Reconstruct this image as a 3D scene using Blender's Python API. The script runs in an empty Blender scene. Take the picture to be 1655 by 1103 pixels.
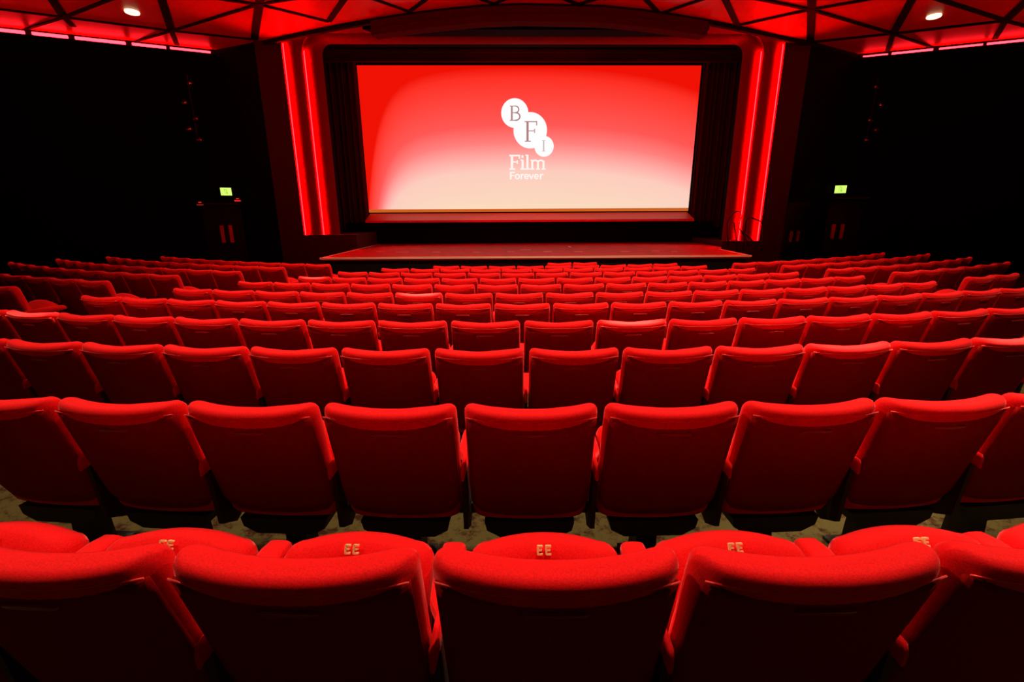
import bpy, math, random
from mathutils import Vector, Matrix
random.seed(7)
sc = bpy.context.scene
C = sc.collection

# ------------------------------------------------------------------ camera
F_PX, PITCH, YAW, ROLL = 749.9, 0.27064, 0.01877, -0.00516
cyw, syw, cp, sp = math.cos(YAW), math.sin(YAW), math.cos(PITCH), math.sin(PITCH)
fwd = Vector((syw*cp, cyw*cp, -sp)); rgt = Vector((cyw, -syw, 0)); upv = rgt.cross(fwd)
cr, sr = math.cos(ROLL), math.sin(ROLL)
rt = cr*rgt + sr*upv; ut = -sr*rgt + cr*upv
cam_d = bpy.data.cameras.new('camera'); cam = bpy.data.objects.new('camera', cam_d); C.objects.link(cam)
cam_d.sensor_fit = 'HORIZONTAL'; cam_d.sensor_width = 36.0; cam_d.lens = F_PX/1655*36.0
cam_d.clip_start = 0.05; cam_d.clip_end = 100
cam.matrix_world = Matrix(((rt.x, ut.x, -fwd.x, 0), (rt.y, ut.y, -fwd.y, 0), (rt.z, ut.z, -fwd.z, 0), (0, 0, 0, 1)))
sc.camera = cam

# ------------------------------------------------------------------ exposure, world
sc.view_settings.view_transform = 'Standard'; sc.view_settings.look = 'None'
sc.view_settings.gamma = 1.0; sc.view_settings.use_curve_mapping = False
sc.view_settings.exposure = 0.0
w = bpy.data.worlds.new('world'); sc.world = w; w.use_nodes = True
w.node_tree.nodes['Background'].inputs[0].default_value = (0.0, 0.0, 0.0, 1)
w.node_tree.nodes['Background'].inputs[1].default_value = 0.0

CX = 0.97            # the room's axis
H = 4.5              # ceiling
# light levels
E_DOWN = 860.0; WARM = (1.0, 0.80, 0.52)
E_POOL = 18000.0
E_COVE = 22.0; E_TUBE = 230.0
E_UP = 900.0

def spot(name, loc, target, energy, col, size, blend=1.0, radius=0.08):
    d = bpy.data.lights.new(name, 'SPOT'); d.energy = energy; d.color = col
    d.spot_size = math.radians(size); d.spot_blend = blend; d.shadow_soft_size = radius
    o = bpy.data.objects.new(name, d); C.objects.link(o); o.location = loc
    o.rotation_euler = (Vector(target)-Vector(loc)).to_track_quat('-Z', 'Y').to_euler()
    return o
def area(name, loc, target, energy, col, sx, sy, spread=180):
    d = bpy.data.lights.new(name, 'AREA'); d.energy = energy; d.color = col; d.shape = 'RECTANGLE'
    d.size = sx; d.size_y = sy; d.spread = math.radians(spread)
    o = bpy.data.objects.new(name, d); C.objects.link(o); o.location = loc
    o.rotation_euler = (Vector(target)-Vector(loc)).to_track_quat('-Z', 'Y').to_euler()
    return o
# recessed ceiling downlights, five across the hall (a fixture is built round each below)
DOWN = [(x, y) for y in (2.6, 7.2) for x in (-3.75, CX, 5.7)] + [(-8.46, 12.47), (10.4, 12.6)]
for (x, y) in DOWN:
    e = E_DOWN if y < 10 else 20.0
    spot('downlight_lamp', (x, y, H-0.06), (CX+(x-CX)*0.6, y+0.4, 0), e, WARM, 108 if y < 10 else 120)

# narrow accent beams that pick out single seats
for (x, y, z, sz, k) in ((0.98, 3.43, -.8, 6.0, 1), (-0.93, 5.06, -.87, 6.0, 1), (-2.87, 6.93, -.93, 5.5, 1), (-4.02, 3.87, -.8, 7, .6), (3.2, 2.75, -.78, 6.0, .7), (2.1, 2.66, -.78, 7, .4), (2.25, 0.8, -.9, 26, .07), (1.9, 2.3, -.78, 20, .06)):
    spot('accent_lamp', (x+(CX-x)*0.25, y+1.2, H-0.06), (x, y, z), E_POOL*k, WARM, sz, radius=0.03)
# added unseen red spots by the side and back walls wash ceiling and far seats
for (p, t_) in (((-14.3, 11.8, 1.0), (-5.0, 9.5, H)), ((16.1, 11.8, 1.0), (7.0, 9.5, H)), ((-6.0, -2.8, 3.0), (-1.5, 9.5, H)), ((8.0, -2.8, 3.0), (3.5, 9.5, H))):
    spot('added_wash_lamp', p, t_, E_UP*0.6 if p[1] > 0 else E_UP*1.9, (1.0, 0.03, 0.01), 100 if p[1] > 0 else 72, radius=0.2)
# ------------------------------------------------------------------ materials
def s2l(c): return tuple(((v/255)/12.92 if v/255 <= 0.04045 else ((v/255+0.055)/1.055)**2.4) for v in c)
MATS = {}
def mat(name, col, rough=0.6, metal=0.0, sheen=0.0, sheen_tint=(1, 1, 1), emit=None, estr=0.0, spec=0.5, noise=None, bump=0.0):
    m = bpy.data.materials.new(name); m.use_nodes = True
    nt = m.node_tree; b = nt.nodes['Principled BSDF']
    b.inputs['Base Color'].default_value = (*col, 1); b.inputs['Roughness'].default_value = rough
    b.inputs['Metallic'].default_value = metal; b.inputs['Specular IOR Level'].default_value = spec
    if sheen:
        b.inputs['Sheen Weight'].default_value = sheen; b.inputs['Sheen Roughness'].default_value = 0.35
        b.inputs['Sheen Tint'].default_value = (*sheen_tint, 1)
    if emit:
        b.inputs['Emission Color'].default_value = (*emit, 1); b.inputs['Emission Strength'].default_value = estr
    if noise:
        sc_, lo, hi = noise
        tc = nt.nodes.new('ShaderNodeTexCoord'); n = nt.nodes.new('ShaderNodeTexNoise'); n.inputs['Scale'].default_value = sc_
        n.inputs['Detail'].default_value = 4
        r = nt.nodes.new('ShaderNodeValToRGB')
        r.color_ramp.elements[0].position = 0.35; r.color_ramp.elements[0].color = (*[v*lo for v in col], 1)
        r.color_ramp.elements[1].position = 0.65; r.color_ramp.elements[1].color = (*[v*hi for v in col], 1)
        nt.links.new(tc.outputs['Object'], n.inputs['Vector']); nt.links.new(n.outputs['Fac'], r.inputs['Fac'])
        nt.links.new(r.outputs['Color'], b.inputs['Base Color'])
        if bump:
            bm_ = nt.nodes.new('ShaderNodeBump'); bm_.inputs['Strength'].default_value = bump; bm_.inputs['Distance'].default_value = 0.002
            nt.links.new(n.outputs['Fac'], bm_.inputs['Height']); nt.links.new(bm_.outputs['Normal'], b.inputs['Normal'])
    MATS[name] = m
    return m
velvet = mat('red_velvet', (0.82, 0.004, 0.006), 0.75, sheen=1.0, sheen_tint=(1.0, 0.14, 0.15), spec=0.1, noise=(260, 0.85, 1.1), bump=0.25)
velvet_shaded = mat('red_velvet_shaded', (0.27, 0.0004, 0.0006), 0.8, sheen=0.05, sheen_tint=(1.0, 0.05, 0.05), spec=0.08, noise=(240, 0.88, 1.08), bump=0.2)  # same red velvet, darkened so the shade on the seat backs is painted in
piping_m = mat('red_piping', (0.85, 0.02, 0.02), 0.5, sheen=0.5, sheen_tint=(1, .4, .4))
plate_m = mat('red_plastic', (0.32, 0.004, 0.005), 0.35)
dark_metal = mat('black_metal', (0.006, 0.005, 0.005), 0.45, 0.3)
pedestal_m = mat('black_pedestal', (0.010, 0.009, 0.009), 0.6)
armpanel_m = mat('dark_arm_panel', (0.03, 0.003, 0.003), 0.7)
gold = mat('gold_thread', (0.95, 0.75, 0.35), 0.5)
black = mat('black_wall', (0.0035, 0.003, 0.0035), 0.9, spec=0.05)
blackcloth = mat('black_drape', (0.06, 0.0015, 0.002), 0.9, sheen=0.1, sheen_tint=(1, .1, .1), spec=0.05)
prosc_m = mat('proscenium_red', (0.20, 0.004, 0.006), 0.6, spec=0.08)
wing_m = mat('proscenium_dark_red', (0.05, 0.002, 0.003), 0.7, spec=0.1)
fascia_m = mat('fascia_dark_red', (0.06, 0.001, 0.0015), 0.9, spec=0.03)
ceil_m = mat('ceiling_red_panel', (0.72, 0.030, 0.010), 0.38, spec=0.35, noise=(0.5, 0.9, 1.05))
rib_m = mat('ceiling_rib_black', (0.006, 0.002, 0.002), 0.8, spec=0.1)
stage_m = mat('stage_floor', (0.42, 0.006, 0.004), 0.6, spec=0.12, noise=(3.0, 0.8, 1.15))
nosing_m = mat('tan_nosing', (0.75, 0.50, 0.36), 0.4)
tape_m = mat('pale_tape', (0.8, 0.45, 0.4), 0.6)
riser_m = mat('black_riser', (0.006, 0.004, 0.004), 0.8, spec=0.1)
tube_m = mat('red_led_tube', (0.8, 0.1, 0.1), 0.5, emit=(1.0, 0.0006, 0.0009), estr=E_TUBE)
cove_m = mat('pink_cove_tube', (0.8, 0.2, 0.2), 0.5, emit=(1.0, 0.010, 0.016), estr=E_COVE)
ring_m = mat('warm_lamp_ring', (0.9, 0.8, 0.5), 0.4, emit=(1.0, 0.88, 0.50), estr=2.2)
lamp_in = mat('lamp_centre', (0.6, 0.4, 0.1), 0.4, emit=(1.0, 0.62, 0.16), estr=0.55)
sign_m = mat('green_sign', (0.6, 0.9, 0.2), 0.4, emit=(0.55, 0.95, 0.16), estr=1.2)
sign_d = mat('sign_figure', (0.1, 0.35, 0.05), 0.5, emit=(0.25, 0.50, 0.04), estr=0.9)
handle_m = mat('handle_metal', (0.65, 0.16, 0.15), 0.35, 0.6)
redlamp_m = mat('small_red_lamp', (0.8, 0.05, 0.05), 0.4, emit=(1.0, 0.03, 0.02), estr=0.6)
lens_m = mat('lens_glass', (0.9, 0.8, 0.75), 0.15, 1.0)
skin_dark = mat('door_black', (0.005, 0.003, 0.003), 0.55, spec=0.2)

def carpet_mat():
    m = bpy.data.materials.new('olive_carpet'); m.use_nodes = True; nt = m.node_tree; b = nt.nodes['Principled BSDF']
    tc = nt.nodes.new('ShaderNodeTexCoord')
    v = nt.nodes.new('ShaderNodeTexNoise'); v.inputs['Scale'].default_value = 9; v.inputs['Detail'].default_value = 6; v.inputs['Roughness'].default_value = 0.75
    n = nt.nodes.new('ShaderNodeTexNoise'); n.inputs['Scale'].default_value = 150
    r = nt.nodes.new('ShaderNodeValToRGB'); r.color_ramp.elements[0].position = 0.40; r.color_ramp.elements[0].color = (0.045, 0.012, 0.006, 1)
    r.color_ramp.elements[1].position = 0.50; r.color_ramp.elements[1].color = (0.11, 0.085, 0.027, 1)
    mx = nt.nodes.new('ShaderNodeMix'); mx.data_type = 'RGBA'; mx.blend_type = 'MULTIPLY'; mx.inputs['Factor'].default_value = 0.6
    nt.links.new(tc.outputs['Object'], v.inputs['Vector']); nt.links.new(tc.outputs['Object'], n.inputs['Vector'])
    nt.links.new(v.outputs['Fac'], r.inputs['Fac']); nt.links.new(r.outputs['Color'], mx.inputs['A'])
    nt.links.new(n.outputs['Color'], mx.inputs['B']); nt.links.new(mx.outputs['Result'], b.inputs['Base Color'])
    b.inputs['Roughness'].default_value = 0.95; b.inputs['Specular IOR Level'].default_value = 0.1
    return m
carpet = carpet_mat()

# ------------------------------------------------------------------ mesh helpers
class MB:
    def __init__(s): s.v = []; s.f = []
    def quad_loops(s, loops, closed=True, cap=True):
        n = len(loops[0]); b = len(s.v)
        for L in loops: s.v += [tuple(p) for p in L]
        for i in range(len(loops)-1):
            for j in range(n if closed else n-1):
                k = (j+1) % n
                s.f.append((b+i*n+j, b+i*n+k, b+(i+1)*n+k, b+(i+1)*n+j))
        if cap and closed:
            s.f.append(tuple(b+j for j in reversed(range(n)))); s.f.append(tuple(b+(len(loops)-1)*n+j for j in range(n)))
    def box(s, x0, x1, y0, y1, z0, z1, M=None):
        P = [(x0, y0, z0), (x1, y0, z0), (x1, y1, z0), (x0, y1, z0), (x0, y0, z1), (x1, y0, z1), (x1, y1, z1), (x0, y1, z1)]
        if M is not None: P = [tuple(M @ Vector(p)) for p in P]
        b = len(s.v); s.v += P
        for q in ((0, 3, 2, 1), (4, 5, 6, 7), (0, 1, 5, 4), (1, 2, 6, 5), (2, 3, 7, 6), (3, 0, 4, 7)): s.f.append(tuple(b+i for i in q))
    def tube(s, pts, r, n=8, closed=False):
        pts = [Vector(p) for p in pts]; loops = []
        for i, p in enumerate(pts):
            a = pts[max(i-1, 0)]; c = pts[min(i+1, len(pts)-1)]; t = (c-a).normalized()
            up = Vector((0, 0, 1)) if abs(t.z) < 0.9 else Vector((0, 1, 0))
            u = t.cross(up).normalized(); v = t.cross(u).normalized(); rr = r[i] if isinstance(r, (list, tuple)) else r
            loops.append([p+u*math.cos(2*math.pi*k/n)*rr+v*math.sin(2*math.pi*k/n)*rr for k in range(n)])
        s.quad_loops(loops)
    def prism(s, poly, z0, z1):
        s.quad_loops([[(x, y, z0) for x, y in poly], [(x, y, z1) for x, y in poly]])
    def build(s, name, m, parent=None, smooth=False, bevel=0):
        me = bpy.data.meshes.new(name); me.from_pydata(s.v, [], s.f); me.validate(); me.update()
        if smooth:
            for p in me.polygons: p.use_smooth = True
        me.materials.append(m)
        o = bpy.data.objects.new(name, me); C.objects.link(o)
        if parent is not None: o.parent = parent
        if bevel:
            md = o.modifiers.new('bevel', 'BEVEL'); md.width = bevel; md.segments = 2; md.limit_method = 'ANGLE'
        return o
def recalc(o):
    import bmesh
    bm = bmesh.new(); bm.from_mesh(o.data); bmesh.ops.recalc_face_normals(bm, faces=bm.faces); bm.to_mesh(o.data); bm.free()
    return o
def tag(o, label=None, cat=None, group=None, kind=None):
    if label: o['label'] = label
    if cat: o['category'] = cat
    if group: o['group'] = group
    if kind: o['kind'] = kind
    return o
def thing(name, label, cat, loc=(0, 0, 0), rz=0, group=None):
    o = bpy.data.objects.new(name, None); C.objects.link(o); o.empty_display_size = 0.2
    o.location = loc; o.rotation_euler = (0, 0, rz)
    return tag(o, label, cat, group)

# ------------------------------------------------------------------ seat rows (arcs about one centre)
AX, AY, PITCH_S = 0.58339, 23.51954, 0.56
ROWS = [  # Y of the seat tops on the axis, height of the seat tops, arc offset of the first gap, seats before, seats after
 (0.792, -0.695, -1.318, -2, 4), (1.65495, -0.72617, -2.4393, -1, 7), (2.57604, -0.7682, -3.24921, -2, 10),
 (3.39581, -0.78931, -4.92182, -1, 15), (4.28961, -0.82618, -5.16511, 0, 18), (5.02613, -0.85128, -4.60643, 0, 16),
 (5.91513, -0.88957, -4.29631, 0, 15), (6.67403, -0.91385, -3.73776, 0, 13), (7.54229, -0.94541, -3.41899, 0, 12),
 (8.33764, -0.97345, -2.85597, 0, 10), (9.18148, -1.01552, -2.00045, 0, 8), (10.0, -1.045, 0.36, 0, 1)]
SEAT_H = 0.95
# ------------------------------------------------------------------ floor
def floor_mesh():
    m = MB(); n = 48; A = math.radians(64)
    edges = [-3.2] + [ROWS[i][0]-0.24 for i in range(1, 12)] + [10.9]
    hs = [ROWS[i][1]-SEAT_H for i in range(12)]
    prev = None
    for b in range(12):
        z = hs[b]
        for Yv, zz in ((edges[b], z), (edges[b+1], z)):
            R = AY-Yv
            m.v += [(AX+R*math.sin(-A+2*A*j/n), AY-R*math.cos(-A+2*A*j/n), zz) for j in range(n+1)]
    L = 24
    for i in range(L-1):
        for j in range(n):
            a = i*(n+1)+j; m.f.append((a, a+1, a+n+2, a+n+1))
    b = len(m.v); R = AY-10.9
    m.v += [(AX+R*math.sin(-A+2*A*j/n), AY-R*math.cos(-A+2*A*j/n), -2.01) for j in range(n+1)]
    for j in range(n): m.f.append(((L-1)*(n+1)+j, (L-1)*(n+1)+j+1, b+j+1, b+j))
    b = len(m.v); m.v += [(-16, -3.2, -2.01), (18, -3.2, -2.01), (18, 19, -2.01), (-16, 19, -2.01)]; m.f.append((b, b+1, b+2, b+3))
    return m
tag(floor_mesh().build('floor', carpet), kind='structure')

# ------------------------------------------------------------------ cinema seat
def srow(w, y0, y1, z, cz, n=44, curve=0.03, sk=0.0, ex=4.0):
    """rounded rectangular loop in plan; y0 rear, y1 front; ends swept forward by curve"""
    L = []
    hw = w/2; hd = (y1-y0)/2; yc = (y0+y1)/2
    r = min(hd, 0.045)
    pts = []
    def arc(cx, cy_, a0, a1, k=5):
        for i in range(k+1):
            a = a0+(a1-a0)*i/k; pts.append((cx+r*math.cos(a), cy_+r*math.sin(a)))
    nx = 12
    # rear side left to right
    arc(-hw+r, -hd+r, math.pi, 1.5*math.pi)
    for i in range(1, nx): pts.append((-hw+r+(2*hw-2*r)*i/nx, -hd))
    arc(hw-r, -hd+r, -0.5*math.pi, 0)
    arc(hw-r, hd-r, 0, 0.5*math.pi)
    for i in range(1, nx): pts.append((hw-r-(2*hw-2*r)*i/nx, hd))
    arc(-hw+r, hd-r, 0.5*math.pi, math.pi)
    for (x, y) in pts:
        u = min(1, abs(x)/(0.2625))
        L.append((x, yc+y+curve*u*u, z-cz*(1-u**2.5)))
    return L
TILT = math.tan(math.radians(15.5))
def yback(z): return 0.055-0.03+(0.95-z)*TILT-0.02      # rear face line (local), top leans to the viewer
def backrest_mesh():
    loops = []
    def thick(z): return 0.062+0.036*max(0, min(1, (z-0.33)/0.55))
    def wid(z):
        t = max(0, min(1, (z-0.33)/0.2)); return 0.508+0.020*t
    # bottom rounding
    for a in (80, 50, 20):
        k = math.radians(a); r = 0.035
        z = 0.345+r-r*math.sin(k); ins = r*(1-math.cos(k))
        loops.append(srow(wid(z)-0.08*math.sin(k)-2*ins*0.5, yback(z)+ins, yback(z)+thick(z)-ins, z, 0.0, curve=0.026))
    N = 10
    for i in range(N+1):
        z = 0.39+(0.912-0.39)*i/N
        cz = 0.018*(i/N)**3
        loops.append(srow(wid(z)-0.012*(1-min(1, i/3)), yback(z), yback(z)+thick(z), z, cz, curve=0.026+0.008*i/N))
    r = 0.040
    for a in (20, 40, 58, 74, 86):
        k = math.radians(a); z = 0.912+r*math.sin(k); ins = r*(1-math.cos(k))*0.92
        th = thick(z)
        loops.append(srow(wid(z)-2*ins*0.75, yback(z)+ins*1.0, yback(z)+th-ins*0.85, z, 0.020, curve=0.034))
    m = MB(); m.quad_loops(loops); return m
def rear_pt(x, z, off=0.0):
    u = min(1, abs(x)/0.2625); t = (z-0.39)/0.505
    return (x, yback(z)+(0.026+0.008*t)*u*u-off, z)
ZS = 0.898   # seam height in the middle
def seam_z(x): u = abs(x)/0.2625; return ZS+0.012*u**4
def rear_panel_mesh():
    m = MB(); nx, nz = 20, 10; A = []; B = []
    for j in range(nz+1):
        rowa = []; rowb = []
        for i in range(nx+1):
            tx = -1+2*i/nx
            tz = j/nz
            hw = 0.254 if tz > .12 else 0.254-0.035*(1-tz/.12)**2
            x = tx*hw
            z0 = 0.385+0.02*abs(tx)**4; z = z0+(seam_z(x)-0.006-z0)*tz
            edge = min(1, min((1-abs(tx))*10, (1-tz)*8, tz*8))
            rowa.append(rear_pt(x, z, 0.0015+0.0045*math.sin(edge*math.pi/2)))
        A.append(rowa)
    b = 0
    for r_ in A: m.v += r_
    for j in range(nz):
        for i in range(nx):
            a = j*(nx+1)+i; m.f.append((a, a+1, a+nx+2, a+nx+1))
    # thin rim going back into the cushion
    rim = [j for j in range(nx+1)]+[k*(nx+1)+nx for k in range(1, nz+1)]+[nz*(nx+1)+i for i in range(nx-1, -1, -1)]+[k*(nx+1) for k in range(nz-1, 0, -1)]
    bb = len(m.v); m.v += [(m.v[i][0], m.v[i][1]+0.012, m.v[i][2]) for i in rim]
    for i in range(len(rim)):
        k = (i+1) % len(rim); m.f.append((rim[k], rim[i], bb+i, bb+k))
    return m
def piping_mesh():
    m = MB(); P = []
    for k in range(17): x = -0.254+0.508*k/16; P.append(rear_pt(x, seam_z(x), 0.003))
    m.tube(P, 0.0026, 6); return m
def plate_mesh():
    m = MB(); L0 = []; L1 = []
    for k in range(24):
        a = 2*math.pi*k/24; ex = 0.35
        x = 0.068*math.copysign(abs(math.cos(a))**ex, math.cos(a)); z = 0.838+0.010*math.copysign(abs(math.sin(a))**0.7, math.sin(a))
        L0.append(rear_pt(x, z, 0.003)); L1.append(rear_pt(x*0.94, 0.838+(z-0.838)*0.75, 0.011))
    m.quad_loops([L0, L1]); return m
# tipped-up seat: hinge low at the back, front edge raised
SA = math.radians(61); SL = 0.43; SY, SZ = 0.242, 0.335
def seat_frame(a, b, c):   # a across, b along the cushion from hinge to front edge, c outwards on the sitting side (to the rear)
    return (a, SY+b*math.cos(SA)-c*math.sin(SA), SZ+b*math.sin(SA)+c*math.cos(SA))
def seat_mesh():
    m = MB(); loops = []
    W = 0.445
    def outline(ins, c, puff):
        pts = []; hw = W/2-ins
        n = 10; r = 0.09
        # hinge edge
        b0 = 0.0+ins; b1 = SL-ins
        for i in range(9): pts.append((-hw+0.03+(2*hw-0.06)*i/8, b0))
        pts.append((hw, b0+0.03))
        for i in range(1, 5): pts.append((hw, b0+0.03+(b1-0.11-b0-0.03)*i/5))
        for i in range(6):
            a = math.pi/2*i/5; pts.append((hw-0.055+0.055*math.cos(a), b1-0.08+0.055*math.sin(a)))
        for i in range(1, 12):
            x = (hw-0.055)*(1-2*i/12); pts.append((x, b1-0.025+0.025*(1-(x/(hw-0.055))**2)))
        for i in range(6):
            a = math.pi/2+math.pi/2*i/5; pts.append((-hw+0.055+0.055*math.cos(a), b1-0.08+0.055*math.sin(a)))
        for i in range(4, 0, -1): pts.append((-hw, b0+0.03+(b1-0.11-b0-0.03)*i/5))
        pts.append((-hw, b0+0.03))
        return [seat_frame(x, y, c) for x, y in pts]
    for ins, c in ((0.02, -0.05), (0.004, -0.042), (0.0, -0.02), (0.0, 0.01), (0.006, 0.035), (0.02, 0.050), (0.05, 0.060), (0.11, 0.064)):
        loops.append(outline(ins, c, 0))
    m.quad_loops(loops); return m
def armrest_mesh(side):
    m = MB(); loops = []; x0 = side*0.277; zt = SEAT_H-0.285
    for y, hw, top, th in ((0.10, 0.007, zt-0.02, 0.05), (0.11, 0.010, zt-0.004, 0.06), (0.215, 0.010, zt, 0.065), (0.26, 0.036, zt+0.004, 0.065), (0.32, 0.040, zt+0.004, 0.065),
                           (0.43, 0.040, zt+0.004, 0.065), (0.475, 0.037, zt-0.004, 0.055), (0.49, 0.028, zt-0.02, 0.03)):
        L = []
        for k in range(16):
            a = 2*math.pi*k/16; cx = math.copysign(abs(math.cos(a))**0.6, math.cos(a)); cz = math.copysign(abs(math.sin(a))**0.6, math.sin(a))
            L.append((x0+hw*cx, y, top-th/2+th/2*cz))
        loops.append(L)
    m.quad_loops(loops); return m
def armpanel_mesh(side):
    m = MB(); x0 = side*0.277; zt = SEAT_H-0.345
    poly = [(0.13, zt), (0.45, zt), (0.43, zt-0.12), (0.36, zt-0.27), (0.24, zt-0.33), (0.15, zt-0.28)]
    m.quad_loops([[(x0-0.010, y, z) for y, z in poly], [(x0+0.010, y, z) for y, z in poly]]); return m
def pedestal_mesh():
    m = MB()
    m.quad_loops([[(x, y, z) for x, y in ((-hw, 0.30-hd), (hw, 0.30-hd), (hw, 0.30+hd), (-hw, 0.30+hd))]
                  for hw, hd, z in ((0.085, 0.13, 0.0), (0.085, 0.13, 0.02), (0.05, 0.06, 0.05), (0.045, 0.05, 0.34), (0.07, 0.07, 0.37))])
    # cross beam below the seat
    m.quad_loops([[(x, y, z) for x, y in ((-hw, 0.17), (hw, 0.17), (hw, 0.36), (-hw, 0.36))] for hw, z in ((0.13, 0.265), (0.19, 0.30), (0.20, 0.345))])
    m.box(-0.262, 0.262, 0.215, 0.285, 0.36, 0.41)
    return m
def stroke(m, pts, t, M):
    """flat stroke of width t through pts (u, v), thickness placed by M(u, v, w)"""
    for (a, b) in zip(pts[:-1], pts[1:]):
        d = Vector((b[0]-a[0], b[1]-a[1])); l = d.length or 1e-6; d /= l; nn = Vector((-d.y, d.x))*t/2
        e = d*t*0.25
        q = [(a[0]-e.x+nn.x, a[1]-e.y+nn.y), (a[0]-e.x-nn.x, a[1]-e.y-nn.y), (b[0]+e.x-nn.x, b[1]+e.y-nn.y), (b[0]+e.x+nn.x, b[1]+e.y+nn.y)]
        m.quad_loops([[M(u, v, 0) for u, v in q], [M(u, v, 1) for u, v in q]])
LET = {
 'E': [[(0, 0), (0, 1)], [(0, 0), (.62, 0)], [(0, 1), (.62, 1)], [(0, .52), (.5, .52)]],
}
def row_letters_mesh():
    m = MB(); h = 0.021
    for i in range(2):
        ox = -0.021+i*0.024
        for pl in LET['E']:
            stroke(m, [(ox+u*h*0.95, SL-0.046+v*h) for u, v in pl], 0.0052, lambda u, v, w_: seat_frame(u, v, 0.060+0.009*w_))
    return m

RED = 'red velvet'
parts0 = {}
def make_seat():
    root = thing('cinema_chair', 'red velvet cinema chair', 'chair')
    recalc(backrest_mesh().build('backrest', velvet, root, True))
    rear_panel_mesh().build('rear_panel', velvet_shaded, root, True)
    piping_mesh().build('piping', piping_m, root, True)
    plate_mesh().build('number_plate', plate_m, root, True)
    st = recalc(seat_mesh().build('seat', velvet, root, True))
    recalc(armrest_mesh(1).build('armrest', velvet, root, True))
    recalc(armpanel_mesh(1).build('armrest_panel', armpanel_m, root))
    recalc(pedestal_mesh().build('pedestal', pedestal_m, root))
    return root
proto = make_seat()
left_arm = recalc(armrest_mesh(-1).build('armrest', velvet, None, True)); left_panel = recalc(armpanel_mesh(-1).build('armrest_panel', armpanel_m, None))
letters = row_letters_mesh().build('row_letters', gold, None); letters['label'] = 'gold embroidered row letters'
used = [False]; la_used = [False]; lt_used = [False]
def dup(root):
    r = root.copy(); C.objects.link(r)
    for ch in list(root.children):
        if ch.get('extra'): continue
        c = ch.copy(); C.objects.link(c); c.parent = r
    return r
def place_seat(i, k, label, group, dz=0.0, end_left=False, letter=False):
    Y, z, s0 = ROWS[i][:3]; R = AY-(Y-0.055); th = (s0+(k+0.5)*PITCH_S)/(AY-Y)
    global proto
    if not used[0]: r = proto; used[0] = True
    else: r = dup(proto)
    r.location = (AX+R*math.sin(th), AY-R*math.cos(th), z-SEAT_H+dz)
    r.rotation_euler = (0, 0, th+random.uniform(-0.003, 0.003))
    tag(r, label, 'chair', group)
    if end_left:
        for src, fl in ((left_arm, 0), (left_panel, 1)):
            if not la_used[0] or (fl == 1 and not la_used[0] == 2): c = src; la_used[0] = 1 if fl == 0 else 2
            else: c = src.copy(); C.objects.link(c)
            c.parent = r; c['extra'] = 1
    if letter:
        s = [c for c in r.children if c.name.startswith('seat')][0]
        if lt_used[0]: c = letters.copy(); C.objects.link(c)
        else: c = letters; lt_used[0] = True
        c.parent = s; c['extra'] = 1
    return r
ORD = ['first', 'second', 'third', 'fourth', 'fifth', 'sixth', 'seventh', 'eighth', 'ninth', 'tenth', 'eleventh', 'twelfth',
       'thirteenth', 'fourteenth', 'fifteenth', 'sixteenth', 'seventeenth', 'eighteenth', 'nineteenth', 'twentieth']
ROWN = ['nearest row', 'second row from camera', 'third row from camera', 'fourth row from camera', 'fifth row from camera', 'sixth row from camera',
        'seventh row from camera', 'eighth row from camera', 'ninth row from camera', 'tenth row from camera', 'eleventh row from camera', 'front row before the stage']
def count_label(j, n):
    if j == 0: return 'leftmost'
    if j == n-1: return 'rightmost'
    if j < (n+1)/2: return ORD[j]+' from left'
    return ORD[n-1-j]+' from right'
for i, (Y, z, s0, k0, k1) in enumerate(ROWS):
    n = k1-k0+1
    for j in range(n):
        k = k0+j
        place_seat(i, k, 'red cinema seat, %s in the %s, centre block' % (count_label(j, n), ROWN[i]),
                   'seats in the centre block', end_left=(j == 0 and i >= 4), letter=(i == 0))
SIDE_N = {4: (1, 0), 5: (5, 2), 6: (9, 6), 7: (10, 8), 8: (10, 9), 9: (9, 9)}
for i, (nl, nr) in SIDE_N.items():
    K = ROWS[i][4]+1
    for j in range(nl):
        k = -3-j+0.19
        place_seat(i, k, 'red cinema seat, %s aisle, left side block, level with %s' % (('next to the' if j == 0 else ORD[j]+' from the'), ROWN[i].replace('row from camera', 'centre row')),
                   'seats in the left side block', dz=0.055)
    for j in range(nr):
        k = K+1+j+0.01
        place_seat(i, k, 'red cinema seat, %s aisle, right side block, level with %s' % (('next to the' if j == 0 else ORD[j]+' from the'), ROWN[i].replace('row from camera', 'centre row')),
                   'seats in the right side block', dz=0.025, end_left=(j == 0))

# ------------------------------------------------------------------ ceiling
front = [(-8.09, 15.12), (-7.2, 14.74), (-6.31, 14.33), (-5.5, 13.93), (-4.7, 13.56), (-3.9, 13.2), (-3.1, 12.88), (-2.2, 12.56), (-1.3, 12.29), (-0.4, 12.09), (0.5, 12.0)]
front = front + [(2*CX-x, y) for x, y in reversed(front[:-1])]
front[-1] = (10.64, 15.44); front[-2] = (9.5, 14.85); front[-3] = (8.31, 14.26)
LWd = (-12.39, 13.41); RWd = (14.15, 14.0)
poly = [(-14.6, 12.53)] + front + [(16.4, 13.08), (16.4, -3.0), (-14.6, -3.0)]
m = MB(); m.prism(poly, H, H+0.08); ceiling = recalc(m.build('ceiling', ceil_m)); tag(ceiling, kind='structure')

def ray(px, py): return fwd*F_PX+(px-827.5)*rt+(551.5-py)*ut
def atZ(px, py, Z): d = ray(px, py); t = Z/d.z; return (d.x*t, d.y*t)
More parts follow.
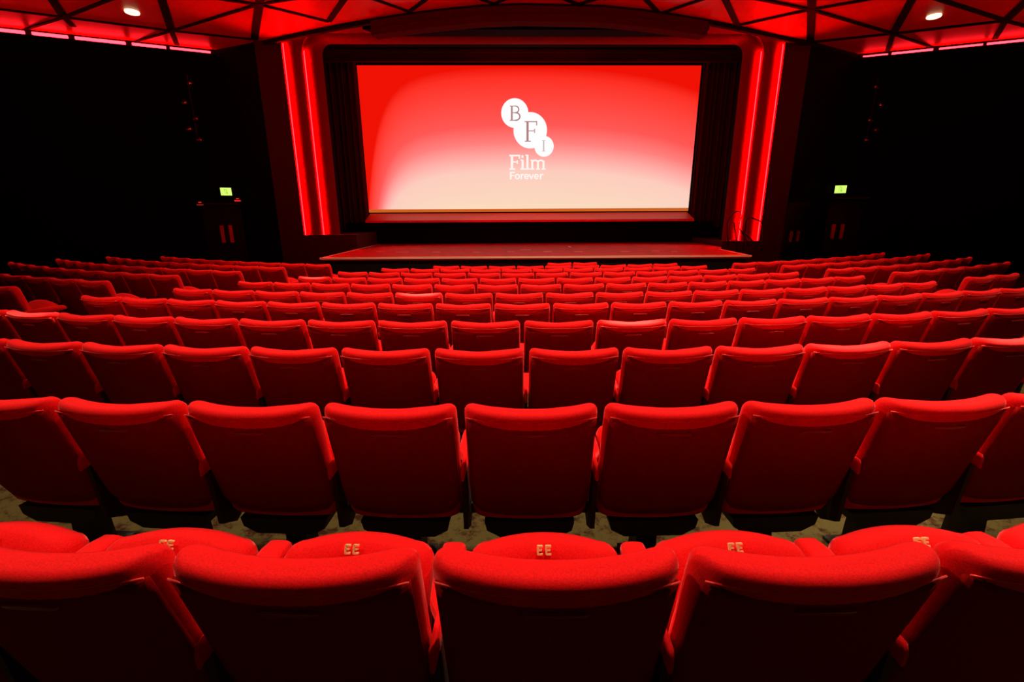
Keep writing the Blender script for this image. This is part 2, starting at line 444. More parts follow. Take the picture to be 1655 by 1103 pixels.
# ceiling ribs: measured joints of the triangular panel grid, on the ceiling plane
N_ = dict(A=(103, 27), B=(277, 49), C=(411, 63), D=(417, 6), E=(531, 34), F=(661, 18), G=(798, 5),
          g=(934, 5.5), f=(1066, 21), e=(1192, 40), d=(1311, 14), c=(1310, 67), b=(1444, 53), a=(1626, 32))
RIB = [  # from, to, width, extend far beyond the first point
 ((85, 0), 'A', .17, 6), ('A', (118, 42), .12, 0), ((262, 0), 'B', .17, 8), ('B', (286, 72), .12, 0), ((420, 0), 'C', .17, 10), ((555, 0), 'E', .13, 8),
 ((686, 0), 'F', .10, 6), ((610, 0), 'F', .08, 3), ((783, 0), 'G', .08, 2), ((811, 0), 'G', .08, 2),
 ((0, 14), 'A', .09, 3), ('A', 'B', .09, 0), ('B', 'C', .08, 0), ((172, 0), 'A', .09, 3), ('A', (36, 48), .07, 0), ('B', 'D', .08, 0), ('B', (213, 68), .07, 0),
 ('D', 'E', .08, 0), ((375, 0), 'D', .09, 4), ((455, 0), 'D', .07, 4),
 ((1173, 0), 'e', .13, 8), ((1312, 0), 'c', .17, 10), ((1473, 0), 'b', .17, 8), ('b', (1433, 86), .12, 0), ((1656, 4), 'a', .17, 3), ('a', (1608, 62), .12, 0),
 ((1046, 0), 'f', .10, 6), ((1128, 0), 'f', .08, 3), ((920, 0), 'g', .08, 2), ((953, 0), 'g', .08, 2),
 ('e', 'd', .08, 0), ((1241, 0), 'd', .08, 4), ((1390, 0), 'd', .08, 4), ('d', 'b', .08, 0), ('b', (1508, 76), .07, 0), ('c', 'b', .08, 0), ('b', 'a', .09, 0),
 ((1527, 0), 'a', .10, 4), ('a', (1700, 52), .08, 0)]
m = MB()
for ri, (p, q, wd, ext) in enumerate(RIB):
    p = N_.get(p, p) if isinstance(p, str) else p; q = N_.get(q, q) if isinstance(q, str) else q
    a = Vector(atZ(*p, H)); b = Vector(atZ(*q, H)); d = (b-a).normalized(); a = a-d*ext; nn = Vector((-d.y, d.x))*wd/2
    m.prism([tuple(a+nn), tuple(a-nn), tuple(b-nn), tuple(b+nn)], H-0.018-0.0006*ri, H+0.01)
ribs = recalc(m.build('ceiling_ribs', rib_m, ceiling)); ribs['kind'] = 'structure'

# front edge fascia: deep in the middle, shallow outside
def ribbon(pts, z0, z1, name, mt, off=0.0, thick=0.06):
    m = MB(); n = len(pts); A = []
    for i, (x, y) in enumerate(pts):
        a = Vector(pts[max(0, i-1)]); b = Vector(pts[min(n-1, i+1)]); d = (b-a).normalized(); nn = Vector((d.y, -d.x))
        p = Vector((x, y))+nn*off; q = p-nn*thick
        A.append([(p.x, p.y, z0), (p.x, p.y, z1), (q.x, q.y, z1), (q.x, q.y, z0)])
    m.quad_loops(A); return recalc(m.build(name, mt))
mid = [(x, y) for x, y in front if -3.2 < x < 5.2]
def resample(P, k):
    out = []
    for i in range(len(P)-1):
        for j in range(k): t = j/k; out.append((P[i][0]*(1-t)+P[i+1][0]*t, P[i][1]*(1-t)+P[i+1][1]*t))
    return out+[P[-1]]
o = ribbon(front, H-0.10, H+0.02, 'trim_1', rib_m, 0.03, 0.10); tag(o, kind='structure')
o = ribbon(mid, H-0.36, H-0.05, 'trim_2', fascia_m, 0.05, 0.30); tag(o, kind='structure')
o = ribbon(mid, H-0.20, H-0.17, 'trim_3', wing_m, 0.062, 0.06); tag(o, kind='structure')

# ------------------------------------------------------------------ walls
def wall(name, p, q, z0=-2.3, z1=H+0.05, t=0.15, mt=black, side=1):
    m = MB(); a = Vector(p); b = Vector(q); d = (b-a).normalized(); nn = Vector((-d.y, d.x))*t*side
    m.prism([tuple(a), tuple(b), tuple(b+nn), tuple(a+nn)], z0, z1)
    o = recalc(m.build(name, mt)); tag(o, kind='structure'); return o
wall('wall_left', (-14.6, 12.53), (-8.09, 15.12), side=1)
wall('wall_far_left', (-14.6, -3.1), (-14.6, 12.6), side=1)
wall('wall_front_left', (-8.09, 15.12), (-6.60, 14.42), side=1)
wall('wall_right', (16.4, 13.08), (10.64, 15.44), side=-1)
wall('wall_far_right', (16.4, -3.1), (16.4, 13.1), side=-1)
wall('wall_front_right', (10.64, 15.44), (8.55, 14.38), side=-1)
wall('wall_back', (-14.6, -3.1), (16.4, -3.1), side=-1)
wall('wall_front', (-8.3, 17.9), (10.7, 17.9), z1=5.6, side=1)
m = MB(); m.prism([(-8.3, 14.6), (-3.4, 12.95), (CX, 12.05), (5.3, 12.95), (10.7, 14.9), (10.7, 18), (-8.3, 18)], 5.3, 5.4)
tag(recalc(m.build('ceiling_recess', black)), kind='structure')
m = MB()
for sgn, xs in ((1, front[:12]), (1, front[11:])):
    pass
o = ribbon(front, H+0.08, 5.35, 'wall_above_ceiling', black, -0.02, 0.1); tag(o, kind='structure')

# ------------------------------------------------------------------ proscenium: nested rounded frames
PY = 14.35; SCL = PY/14.2
def ushape(xl, xr, zt, r, zbl, zbr, n=10, Yd=14.35):
    P = [(xl, zbl)]
    for i in range(n+1):
        a = math.pi-math.pi/2*i/n; P.append((xl+r+r*math.cos(a), zt-r+r*math.sin(a)))
    for i in range(n+1):
        a = math.pi/2-math.pi/2*i/n; P.append((xr-r+r*math.cos(a), zt-r+r*math.sin(a)))
    P.append((xr, zbr))
    return [(x*Yd/14.2, z*Yd/14.2) for x, z in P]
ZL, ZR = -0.62, -0.87
U0 = ushape(-6.58, 8.47, 5.15, 0.1, -1.9, -1.9)
U1 = ushape(-5.87, 7.76, 4.95, 0.62, ZL, ZR)
U2 = ushape(-5.33, 7.18, 4.655, 0.48, ZL, ZR, Yd=14.65)
U3 = ushape(-4.80, 6.62, 4.37, 0.28, ZL, ZR, Yd=14.95)
def band(A, B, YA, YB, m):
    b = len(m.v); n = len(A)
    m.v += [(x, YA, z) for x, z in A]+[(x, YB, z) for x, z in B]
    for i in range(n-1): m.f.append((b+i, b+i+1, b+n+i+1, b+n+i))
pro = thing('proscenium_arch', 'stepped red proscenium arch with rounded corners framing the cinema screen', 'proscenium', (CX, PY, -1.05))
def pbuild(m, name, mt, par=pro):
    o = m.build(name, mt, par); o.matrix_parent_inverse = Matrix.Translation((-CX, -PY, 1.05)); return o
D1, D2, D3 = 0.10, 0.40, 0.80
m = MB()
U1w = [(x, (-1.9 if i in (0, len(U1)-1) else z)) for i, (x, z) in enumerate(U1)]
band(U0, U1w, PY, PY, m); band(U0, U0, PY+0.35, PY, m)
pbuild(m, 'outer_frame', wing_m)['label'] = 'dark outer frame'
def cove(Ua, Ub, Y0, Y1, name):
    """concave flute: reveal going back from Ua, then a curved face coming to Ub"""
    m = MB(); band(Ua, Ua, Y0, Y1, m)
    K = 10; prev = Ua; py = Y1
    for k in range(1, K+1):
        t = k/K; cur = [(a[0]*(1-t)+b[0]*t, a[1]*(1-t)+b[1]*t) for a, b in zip(Ua, Ub)]
        y = Y1+0.20*t**3
        band(prev, cur, py, y, m); prev = cur; py = y
    o = pbuild(m, name, prosc_m); [setattr(p_, 'use_smooth', p_.index >= len(Ua)-1) for p_ in o.data.polygons]; return o, py
_, e1 = cove(U1, U2, PY, PY+D1, 'fluted_band')
_, e2 = cove(U2, U3, e1, PY+D2, 'fluted_band')
m = MB(); band(U3, U3, e2, PY+D3, m); pbuild(m, 'inner_reveal', black)
def tube_run(U, Y, left, inset):
    n = len(U); idx = range(0, 3) if left else range(n-1, n-4, -1)
    P = [U[i] for i in idx]; cxm = CX*SCL
    out = []
    for (x, z) in P: out.append((x+(inset if left else -inset), Y, z-(inset if z > 4.0 else 0)+(0.01 if z < 0 else 0)))
    return out
for U, Y in ((U1, PY+D1-0.06), (U2, PY+D2-0.06)):
    for left in (True, False):
        m = MB(); m.tube(tube_run(U, Y, left, 0.03), 0.011, 8)
        o = pbuild(m, 'light_tube', tube_m); o['label'] = 'glowing red light tube'
for U, Y in ((U1, PY), (U2, e1)):
    n = len(U)
    for rng in (range(1, 9), range(n-2, n-10, -1)):
        m = MB(); m.tube([(U[i][0], Y-0.004, U[i][1]) for i in rng], 0.010, 6); pbuild(m, 'lit_line_bead', piping_m)  # lighter red bead stands in for the thin lit line round each corner
# side plinth blocks under the flutes
m = MB(); m.box(-6.0*SCL, -4.35*SCL, PY+0.02, 16.7, -1.9, ZL*SCL)
pbuild(m, 'plinth', wing_m)
m = MB(); m.box(6.66*SCL, 7.85*SCL, PY+0.02, 16.7, -1.9, ZR*SCL)
pbuild(m, 'plinth', wing_m)

m = MB(); m.prism([(-3.55, 13.75), (5.45, 13.75), (5.15, 14.25), (-3.2, 14.25)], 4.57, 5.28)  # black block added over the arch's lit top band to keep the void dark
tag(recalc(m.build('dark_void_block', black)), kind='structure')
# ------------------------------------------------------------------ screen, drapes, masking
SX0, SX1, SZ0, SZ1, SYY = -4.73, 6.68, 0.02, 4.68, 17.2
def screen_mat():
    m = bpy.data.materials.new('projected_picture'); m.use_nodes = True; nt = m.node_tree
    for n in list(nt.nodes): nt.nodes.remove(n)
    out = nt.nodes.new('ShaderNodeOutputMaterial'); em = nt.nodes.new('ShaderNodeEmission'); em.inputs['Strength'].default_value = 1.0
    tc = nt.nodes.new('ShaderNodeTexCoord'); sep = nt.nodes.new('ShaderNodeSeparateXYZ'); nt.links.new(tc.outputs['Generated'], sep.inputs[0])
    def math_(op, a, b=None, v=None):
        n = nt.nodes.new('ShaderNodeMath'); n.operation = op
        if isinstance(a, (int, float)): n.inputs[0].default_value = a
        else: nt.links.new(a, n.inputs[0])
        if b is not None:
            if isinstance(b, (int, float)): n.inputs[1].default_value = b
            else: nt.links.new(b, n.inputs[1])
        return n.outputs[0]
    x = sep.outputs['X']; z = sep.outputs['Z']
    dl = math_('SUBTRACT', 1.0, x)                       # 1 at left edge
    l4 = math_('ADD', math_('MULTIPLY', math_('POWER', dl, 22.0), 0.75), math_('MULTIPLY', math_('POWER', dl, 6.0), 0.20))
    r4 = math_('MULTIPLY', math_('POWER', x, 5.0), 0.17)
    t = math_('ADD', math_('ADD', z, l4), r4)
    ramp = nt.nodes.new('ShaderNodeValToRGB'); nt.links.new(t, ramp.inputs['Fac'])
    stops = [(0.0, (252, 222, 188)), (0.12, (252, 214, 190)), (0.30, (253, 205, 190)), (0.40, (255, 172, 165)), (0.50, (255, 128, 125)), (0.62, (255, 88, 84)), (0.78, (255, 70, 62)), (0.93, (255, 48, 36)), (1.0, (240, 18, 4))]
    el = ramp.color_ramp.elements
    el[0].position = 0; el[0].color = (*s2l(stops[0][1]), 1); el[1].position = 1; el[1].color = (*s2l(stops[-1][1]), 1)
    for p, c in stops[1:-1]: e = el.new(p); e.color = (*s2l(c), 1)
    # orange strip along the bottom edge of the picture
    lt = math_('LESS_THAN', z, 0.022)
    mx = nt.nodes.new('ShaderNodeMix'); mx.data_type = 'RGBA'; nt.links.new(lt, mx.inputs['Factor']); nt.links.new(ramp.outputs['Color'], mx.inputs['A'])
    mx.inputs['B'].default_value = (*s2l((205, 95, 30)), 1)
    nt.links.new(mx.outputs['Result'], em.inputs['Color']); nt.links.new(em.outputs[0], out.inputs[0])
    return m
def emis(name, col, s=1.0):
    m = bpy.data.materials.new(name); m.use_nodes = True; nt = m.node_tree
    for n in list(nt.nodes): nt.nodes.remove(n)
    out = nt.nodes.new('ShaderNodeOutputMaterial'); em = nt.nodes.new('ShaderNodeEmission'); em.inputs['Color'].default_value = (*s2l(col), 1); em.inputs['Strength'].default_value = s
    nt.links.new(em.outputs[0], out.inputs[0]); return m
scr = thing('cinema_screen', 'wide cinema screen showing a red to cream picture with a white emblem', 'screen', (CX, SYY, SZ0))
def sbuild(m, name, mt, smooth=False):
    o = m.build(name, mt, scr, smooth); o.matrix_parent_inverse = Matrix.Translation((-CX, -SYY, -SZ0)); return o
m = MB(); m.box(SX0, SX1, SYY, SYY+0.04, SZ0, SZ1); sbuild(m, 'picture', screen_mat())
def S(px, py): d = ray(px, py); t = (SYY-0.01)/d.y; return (d.x*t, d.z*t)
k0 = (S(900, 200)[0]-S(800, 200)[0])/100           # metres per photo pixel
m = MB()
for ci, (px, py, r) in enumerate(((832, 183, 21.8), (857, 211, 27.2), (879.3, 236.8, 15.8))):
    cx_, cz_ = S(px, py); rr = r*k0
    m.quad_loops([[(cx_+rr*math.cos(2*math.pi*k/48), SYY-0.006-0.001*ci-y, cz_+rr*math.sin(2*math.pi*k/48)) for k in range(48)] for y in (0, 0.004)])
o = sbuild(m, 'projected_emblem', emis('projected_white', (255, 252, 252), 1.02)); o['label'] = 'white emblem of three joined discs'
grey = emis('projected_grey', (176, 128, 128)); greyl = emis('projected_pale_grey', (205, 178, 182)); white = emis('projected_lettering', (255, 246, 240))
def SM(yoff):
    def f(u, v, w_): x, z = S(u, v); return (x, SYY-yoff-0.004*w_, z)
    return f
def poly_arc(cx_, cy_, rx, ry, a0, a1, n=10): return [(cx_+rx*math.cos(math.radians(a0+(a1-a0)*i/n)), cy_-ry*math.sin(math.radians(a0+(a1-a0)*i/n))) for i in range(n+1)]
m = MB(); M_ = SM(0.018)
# B in the upper disc (photo pixels 824-841 x 171-195)
stroke(m, [(827.2, 172), (827.2, 194.4)], 2.8, M_); stroke(m, [(824.2, 171.6), (834, 171.6)], 1.3, M_); stroke(m, [(824.2, 194.6), (834, 194.6)], 1.3, M_)
stroke(m, [(828, 182.4), (834, 182.4)], 1.2, M_)
stroke(m, poly_arc(833, 177, 5.4, 5.4, 90, -90), 1.9, M_); stroke(m, poly_arc(833.6, 188.5, 6.6, 6.1, 90, -90), 2.2, M_)
# F in the large disc
stroke(m, [(852.6, 197), (852.6, 228)], 3.6, M_); stroke(m, [(848.4, 196.8), (867.5, 196.8)], 1.7, M_); stroke(m, [(848.6, 228.4), (857.5, 228.4)], 1.5, M_)
stroke(m, [(867.4, 196.8), (867.4, 202.6)], 1.6, M_); stroke(m, [(854, 211.8), (864, 211.8)], 1.4, M_); stroke(m, [(864, 208.6), (864, 215)], 1.3, M_)
sbuild(m, 'projected_lettering', grey)
m = MB(); stroke(m, [(878.6, 228), (878.6, 244)], 2.0, M_); stroke(m, [(876.2, 227.6), (881, 227.6)], 1.0, M_); stroke(m, [(876.2, 244.4), (881, 244.4)], 1.0, M_)
sbuild(m, 'projected_lettering', greyl)
# Film / Forever
m = MB(); t = 3.2
def sl(pts, w_=3.2): stroke(m, pts, w_, M_)
sl([(827.4, 252), (827.4, 273.5)], 3.8); sl([(823.8, 251.6), (840, 251.6)], 2.6); sl([(839.4, 251.6), (839.4, 256.4)], 2.2); sl([(828, 262), (836.6, 262)], 2.2); sl([(836.2, 259.6), (836.2, 264.6)], 1.8); sl([(823.8, 273.4), (832, 273.4)], 2.4)
sl([(844.6, 259.6), (844.6, 273.5)], 3.4); sl([(841.6, 259), (845, 259)], 2.0); sl([(841.6, 273.4), (848, 273.4)], 2.2); sl([(844.4, 252), (844.4, 254.6)], 3.4)
sl([(852.4, 251.5), (852.4, 273.5)], 3.4); sl([(849.6, 251), (853, 251)], 2.0); sl([(849.4, 273.4), (856, 273.4)], 2.2)
for x in (860.2, 869.4, 878.4): sl([(x, 260.5), (x, 273.5)], 3.2); sl([(x-2.6, 273.4), (x+2.9, 273.4)], 2.2)
sl([(857.6, 259.4), (861, 259.4)], 2.0); sl(poly_arc(864.8, 263, 4.6, 3.6, 180, 0, 8), 2.6); sl(poly_arc(873.9, 263, 4.6, 3.6, 180, 0, 8), 2.6)
# Forever, heavy sans
y0, y1, xh = 278.2, 289.6, 281.4
sl([(825.4, 278.6), (825.4, 289.6)], 2.6); sl([(825, 278.9), (831.4, 278.9)], 2.1); sl([(825, 284), (830.6, 284)], 1.9)
cyy = 285.6; ry = 3.5
sl(poly_arc(836.2, cyy, 3.2, ry, 0, 360, 14), 2.1)
sl([(842.6, 281.8), (842.6, 289.5)], 2.3); sl([(842.6, 284), (845, 282.3), (846.6, 282.2)], 2.0)
def e_(cx_): sl(poly_arc(cx_, cyy, 3.1, ry, 0, 320, 12), 2.0); sl([(cx_-3, cyy), (cx_+3.1, cyy)], 1.4)
e_(851)
sl([(855.6, 282), (858.7, 289.2), (861.8, 282)], 2.1)
e_(867)
sl([(873.6, 281.8), (873.6, 289.5)], 2.3); sl([(873.6, 284), (876, 282.3), (878, 282.2)], 2.0)
o = sbuild(m, 'projected_lettering', white); o['label'] = 'two lines of white words'

def curtain(name, x0, x1, y, z0, z1, folds, amp, mt, label):
    m = MB(); n = folds*8; A = []
    fr = [(x0+(x1-x0)*i/n, y+amp*math.sin(2*math.pi*folds*i/n+0.7*math.sin(i*0.37))) for i in range(n+1)]
    loop0 = fr+[(x, yy+0.03) for x, yy in reversed(fr)]
    m.prism(loop0, z0, z1)
    o = recalc(m.build(name, mt, None, False)); return tag(o, label, 'curtain')
curtain('stage_curtain', -6.4, SX0+0.03, 16.9, -0.55, 5.1, 9, 0.07, blackcloth, 'dark pleated drape hanging left of the cinema screen')
curtain('stage_curtain', SX1-0.03, 8.6, 16.9, -0.55, 5.1, 11, 0.07, blackcloth, 'dark pleated drape hanging right of the cinema screen')
m = MB(); m.box(-6.4, 8.6, 16.70, 16.82, SZ1-0.02, 5.25); m.box(-6.4, 8.6, 16.62, 16.70, SZ1+0.22, SZ1+0.30)
tag(m.build('screen_masking', blackcloth), 'long black and dark red masking strip above the cinema screen', 'masking')
m = MB(); m.quad_loops([[(x, 17.16, -0.02), (x, 16.45, -0.25), (x, 16.45, -0.32), (x, 17.16, -0.32)] for x in (-4.68, 6.63)])
tag(recalc(m.build('screen_ledge', mat('ledge_red', (0.85, 0.01, 0.008), 0.5))), 'narrow red sloping ledge running below the cinema screen', 'ledge')
m = MB(); m.box(-5.4, 7.4, 16.75, 17.6, -1.9, -0.33)
tag(m.build('wall_below_screen', black), kind='structure')

# ------------------------------------------------------------------ stage
ST = -1.05
stg = thing('stage', 'low dark red stage with pale front edge below the screen', 'stage', (CX, 14.2, -2.0))
def stb(m, name, mt, par=None):
    o = m.build(name, mt, par or stg); o.matrix_parent_inverse = Matrix.Translation((-CX, -14.2, 2.0)); return o
m = MB(); m.prism([(-4.43, 11.5), (6.08, 11.4), (6.25, 13.4), (6.7, 14.33), (6.7, 16.7), (-4.35, 16.7)], ST-0.06, ST); stb(recalc(m.build('x', stage_m)) and m, 'stage_floor', stage_m)
bpy.data.objects.remove(bpy.data.objects['x'])
m = MB(); m.prism([(-4.35, 11.58), (6.0, 11.48), (6.18, 13.4), (6.18, 14.3), (-4.35, 14.3)], -2.0, ST-0.06); stb(m, 'stage_front', riser_m)
m = MB()
def edge_bar(a, b, wd, z, mm, h=0.03):
    a = Vector(a); b = Vector(b); d = (b-a).normalized(); nn = Vector((-d.y, d.x))*wd
    mm.prism([tuple(a), tuple(b), tuple(b+nn), tuple(a+nn)], z-h, z+0.008)
edge_bar((-4.45, 11.48), (6.10, 11.38), 0.10, ST, m); edge_bar((6.08, 11.4), (6.26, 13.4), 0.07, ST, m)
edge_bar((-4.36, 16.7), (-4.43, 11.5), 0.06, ST, m)
stb(m, 'edge_nosing', nosing_m)['label'] = 'pale edge strip'
m = MB()
for (x, y, l) in ((-3.44, 13.35, .22), (-2.78, 13.1, .34), (-1.83, 13.0, .2), (-0.72, 12.95, .18), (0.22, 13.05, .2), (0.67, 13.68, .3), (1.24, 12.97, .22), (2.08, 12.9, .22), (3.34, 12.8, .26), (4.23, 12.95, .22), (4.66, 12.7, .16)):
    m.box(x-l/2, x+l/2, y-0.03, y+0.03, ST-0.002, ST+0.004)
m.box(2.07, 2.13, 14.5, 15.0, ST-0.002, ST+0.004)
stb(m, 'tape_mark', tape_m)['kind'] = 'stuff'
# steps on the right with two looping handrails
stp = thing('stage_steps', 'small flight of steps at the right end of the stage with looping handrails', 'steps', (6.8, 13.3, -2.0))
def spb(m, name, mt, smooth=False):
    o = m.build(name, mt, stp, smooth); o.matrix_parent_inverse = Matrix.Translation((-6.8, -13.3, 2.0)); return o
for k in range(4):
    z = ST-0.2*(k+1)+0.02; x0 = 6.32+0.28*k
    m = MB(); m.box(x0, x0+0.28, 12.9, 14.2, -2.0, z); spb(m, 'step', riser_m)
    m = MB(); m.box(x0+0.235, x0+0.285, 12.9, 14.2, z, z+0.008); spb(m, 'step_nosing', nosing_m)
def pt(px, py, Y): d = ray(px, py); t = Y/d.y; return (d.x*t, Y, d.z*t)
m = MB(); m.tube([pt(*q) for q in ((1177, 398, 14.15), (1176, 380, 14.15), (1175, 363, 14.15), (1176, 358, 14.13), (1184, 346, 14.1), (1190, 342, 14.05), (1197, 343, 14.0), (1199, 350, 13.95), (1194, 362, 13.9), (1193, 367, 13.9), (1205, 385, 13.7), (1211, 400, 13.6))], 0.018, 8)
spb(m, 'handrail', dark_metal, True)
m = MB(); m.tube([pt(*q) for q in ((1192, 412, 12.95), (1190, 385, 12.95), (1186, 360, 12.95))], 0.018, 8)
spb(m, 'rail_post', dark_metal, True)
m = MB(); m.tube([pt(*q) for q in ((1201, 407, 12.95), (1203, 385, 12.95), (1205, 362, 12.95), (1207, 354, 12.95), (1213, 351, 12.9), (1222, 355, 12.85), (1229, 358, 12.8), (1233, 368, 12.7), (1231, 392, 12.6), (1230, 408, 12.6))], 0.018, 8)
spb(m, 'handrail', dark_metal, True)
m = MB(); m.tube([pt(*q) for q in ((1200, 374, 12.95), (1210, 383, 12.85), (1218, 392, 12.75), (1224, 402, 12.65))], 0.018, 8)
spb(m, 'handrail', dark_metal, True)

# ------------------------------------------------------------------ cove light lines at the wall tops
def cove_light(p, q, segs, label, zc=H-0.10):
    root = thing('cove_light', label, 'light', (p[0], p[1], zc)); a = Vector(p); b = Vector(q); d = (b-a); L = d.length; d.normalize(); nn = Vector((d.y, -d.x))
    if nn.y > 0: nn = -nn
    M = Matrix.Translation((-p[0], -p[1], -zc))
    for (s0, s1, r) in segs:
        m = MB(); A = a+d*s0+nn*0.10; B = a+d*s1+nn*0.10
        m.tube([(A.x, A.y, zc), (B.x, B.y, zc)], r, 8)
        o = m.build('light_strip', cove_m, root, True); o.matrix_parent_inverse = M
    m = MB(); A = a+nn*0.02; B = b+nn*0.02; C_ = b+nn*0.17; D_ = a+nn*0.17
    m.prism([tuple(A), tuple(B), tuple(C_), tuple(D_)], zc-0.09, zc-0.055); E_ = D_-nn*0.015
    o = recalc(m.build('cove_shelf', rib_m, root)); o.matrix_parent_inverse = M
cove_light((-8.09, 15.12), (-14.6, 12.53), [(0.15, 1.1, .026), (1.2, 1.95, .032), (2.1, 3.15, .036), (3.3, 4.0, .036), (4.15, 5.6, .036), (5.7, 6.8, .036)], 'glowing pink light line along the top of the left wall')
cove_light((10.64, 15.44), (16.4, 13.08), [(0.15, 0.75, .018), (0.85, 1.8, .026), (1.95, 2.9, .022), (3.0, 4.2, .026), (4.3, 6.0, .026)], 'glowing red light line along the top of the right wall')

# ------------------------------------------------------------------ downlights
def ring(m, R, r, z, n=32, k=8):
    loops = [[((R+r*math.cos(2*math.pi*j/k))*math.cos(2*math.pi*i/n), (R+r*math.cos(2*math.pi*j/k))*math.sin(2*math.pi*i/n), z+r*math.sin(2*math.pi*j/k)) for j in range(k)] for i in range(n)]
    loops.append(loops[0]); m.quad_loops(loops, cap=False)
def downlight(x, y, label, proto_=[None]):
    if proto_[0] is None:
        root = thing('ceiling_downlight', label, 'light', (x, y, H), 0, 'recessed ceiling downlights')
        m = MB(); ring(m, 0.115, 0.032, -0.02); m.build('lamp_ring', ring_m, root, True)
        m = MB(); m.quad_loops([[(r*math.cos(2*math.pi*k/24), r*math.sin(2*math.pi*k/24), z) for k in range(24)] for r, z in ((0.095, -0.006), (0.085, -0.012), (0.04, -0.016))]); m.build('lamp_centre', lamp_in, root, True)
        proto_[0] = root
    else:
        root = dup(proto_[0]); root.location = (x, y, H); tag(root, label, 'light', 'recessed ceiling downlights')
downlight(-8.46, 12.47, 'round warm glowing downlight in the red ceiling, upper left of photo')
downlight(10.4, 12.6, 'round warm glowing downlight in the red ceiling, upper right of photo')
for (x, y) in DOWN[:-2]:
    side = 'left of' if x < 0 else ('right of' if x > 4 else 'on')
    downlight(x, y, 'round downlight overhead, %s the hall axis, above the %s rows' % (side, 'near' if y < 5 else 'far'))

# ------------------------------------------------------------------ exits, doors, wall fittings
def frame_on(p, q):
    a = Vector(p); b = Vector(q); d = (b-a).normalized(); nn = Vector((d.y, -d.x))
    if nn.y > 0: nn = -nn
    return Matrix(((d.x, nn.x, 0, a.x), (d.y, nn.y, 0, a.y), (0, 0, 1, 0), (0, 0, 0, 1)))   # local x along wall, y out of wall
FL = frame_on((-8.09, 15.12), (-12.39, 13.41)); FR = frame_on((10.64, 15.44), (14.15, 14.0)); FF = frame_on((8.55, 14.38), (10.64, 15.44))
def exit_door(idx, M, x0, x1, zt, hx, hz0, hz1, canopy=None):
    root = bpy.data.objects.new('door_%d' % idx, None); C.objects.link(root); root.matrix_world = M @ Matrix.Translation((x0, 0, -1.95)); tag(root, kind='structure')
    xm = (x0+x1)/2
    def b_(m, name, mt, par=root, bev=0):
        for i, v in enumerate(m.v): m.v[i] = (v[0]-x0, v[1], v[2]+1.95)
        o = m.build(name, mt, par, False, bev); return o
    for (a, c) in ((x0, xm-0.005), (xm+0.005, x1)):
        m = MB(); m.box(a, c, 0.005, 0.05, -1.95, zt); leaf = b_(m, 'door_leaf', skin_dark)
    for hx_ in hx:
        m = MB(); m.box(hx_-0.05, hx_+0.05, 0.09, 0.12, hz0, hz1); m.box(hx_-0.02, hx_+0.02, 0.03, 0.10, hz0+0.06, hz0+0.10); m.box(hx_-0.02, hx_+0.02, 0.03, 0.10, hz1-0.10, hz1-0.06)
        b_(m, 'door_handle', handle_m)
    m = MB(); m.box(x0-0.1, x0, 0.005, 0.08, -1.95, zt+0.1); m.box(x1, x1+0.1, 0.005, 0.08, -1.95, zt+0.1); m.box(x0-0.1, x1+0.1, 0.005, 0.08, zt, zt+0.1)
    b_(m, 'door_frame', skin_dark)
    if canopy:
        m = MB(); m.box(canopy[0], canopy[1], 0.02, 0.30, canopy[2], canopy[2]+0.04); b_(m, 'door_canopy', wing_m)
exit_door(1, FL, 0.10, 0.95, 0.15, (0.36, 0.59), -0.86, -0.34, (-0.02, 1.15, 0.27))
exit_door(2, FR, 0.02, 0.75, 0.15, (0.16, 0.40), -0.88, -0.42, (-0.0, 0.95, 0.36))
exit_door(3, FF, 0.12, 0.95, 0.15, (0.30, 0.66), -0.92, -0.60)
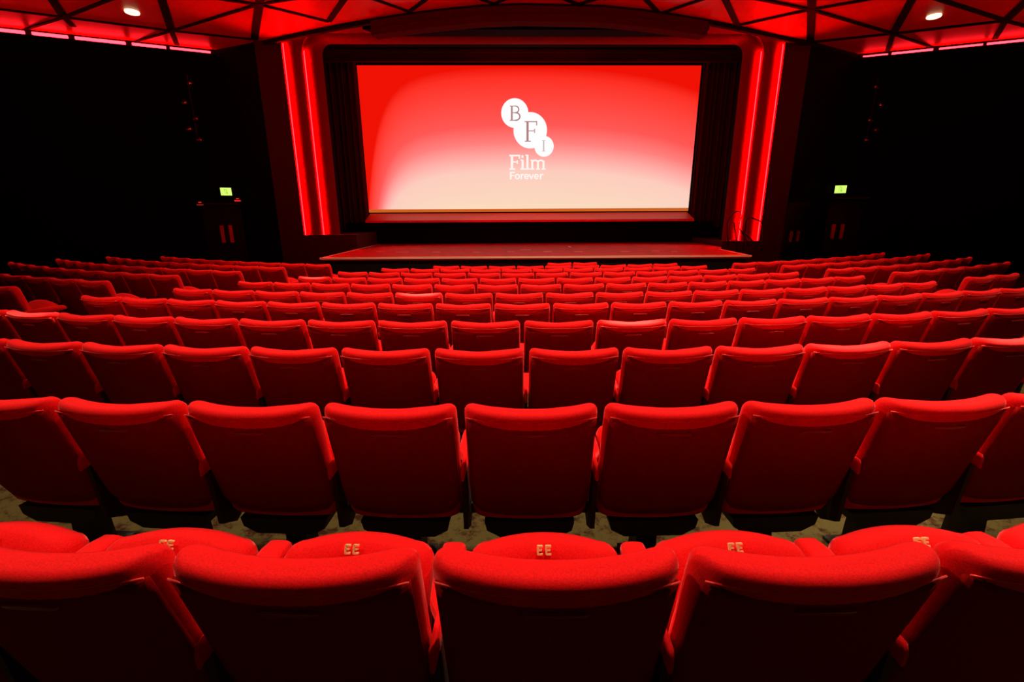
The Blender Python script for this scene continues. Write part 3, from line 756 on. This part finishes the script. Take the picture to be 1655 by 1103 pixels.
def exit_sign(M, x0, x1, z0, z1, label, flip):
    root = thing('exit_sign', label, 'sign'); root.matrix_world = M @ Matrix.Translation(((x0+x1)/2, 0, z0)); xc = (x0+x1)/2; hw = (x1-x0)/2; h = z1-z0
    m = MB(); m.box(-hw-0.02, hw+0.02, 0.002, 0.06, -0.02, h+0.02); m.build('sign_case', dark_metal, root)
    m = MB(); m.box(-hw, hw, 0.058, 0.066, 0, h); m.build('lit_panel', sign_m, root)
    m = MB(); f = -1 if flip else 1
    def bx(a, b, c, d): a, b = sorted((a*f*hw, b*f*hw)); m.box(a, b, 0.0665, 0.069, c*h, d*h)
    bx(-0.30, -0.22, 0.2, 0.8); bx(-0.02, 0.05, 0.2, 0.8); bx(-0.30, 0.05, 0.76, 0.84)      # doorway
    bx(0.14, 0.22, 0.35, 0.68); bx(0.13, 0.23, 0.70, 0.82); bx(0.08, 0.16, 0.18, 0.40); bx(0.20, 0.30, 0.18, 0.40)  # running figure
    m.build('sign_symbol', sign_d, root)
exit_sign(FL, 0.18, 0.47, 0.54, 0.76, 'green glowing exit sign above the dark doors, left of the screen', True)
exit_sign(FR, 0.02, 0.33, 0.54, 0.77, 'green glowing exit sign above the dark doors, right of the screen', False)
for s, z, l in ((1.05, 0.25, 'small dim red wall lamp left of the left exit sign'), (0.05, 0.36, 'small dim red wall lamp right of the left exit sign')):
    root = thing('wall_lamp', l, 'lamp'); root.matrix_world = FL @ Matrix.Translation((s, 0, z)); 
    m = MB(); m.box(-0.10, 0.10, 0.01, 0.12, 0, 0.07); m.build('lamp_body', dark_metal, root)
    m = MB(); m.box(-0.085, 0.085, 0.05, 0.122, 0.005, 0.045); m.box(-0.035, 0.035, 0.05, 0.10, 0.045, 0.10); m.build('lamp_lens', redlamp_m, root)
def boom(M, s, ztop, zbot, label):
    root = thing('lighting_boom', label, 'stage lights'); root.matrix_world = M @ Matrix.Translation((s, 0, zbot))
    m = MB(); m.tube([(0, 0.16, 0), (0, 0.16, ztop-zbot)], 0.03, 8); m.build('boom_pole', dark_metal, root, True)
    m = MB()
    for z in (0.05, (ztop-zbot)/2, ztop-zbot-0.05): m.box(-0.03, 0.03, 0.004, 0.16, z-0.03, z+0.03)
    m.build('wall_bracket', dark_metal, root)
    for k, z in enumerate((2.05, 2.32, 2.6, 3.0, 3.5)):
        z = z-zbot; sx = 0.10 if k % 2 else -0.10
        m = MB(); m.tube([(sx, 0.22, z+0.06), (sx, 0.46, z-0.02), (sx, 0.48, z-0.027)], [0.09, 0.085, 0.095], 14); o = m.build('spotlight', dark_metal, root, True)
        m = MB(); m.tube([(sx, 0.47, z-0.022), (sx, 0.485, z-0.028), (sx, 0.50, z-0.034)], [0.045, 0.04, 0.012], 14); l = m.build('lens', lens_m, o, True)
boom(FL, 0.80, 3.75, 1.6, 'dark pole of small stage spotlights on the left wall')
boom(FR, 0.60, 3.75, 1.1, 'dark pole of small stage spotlights on the right wall')
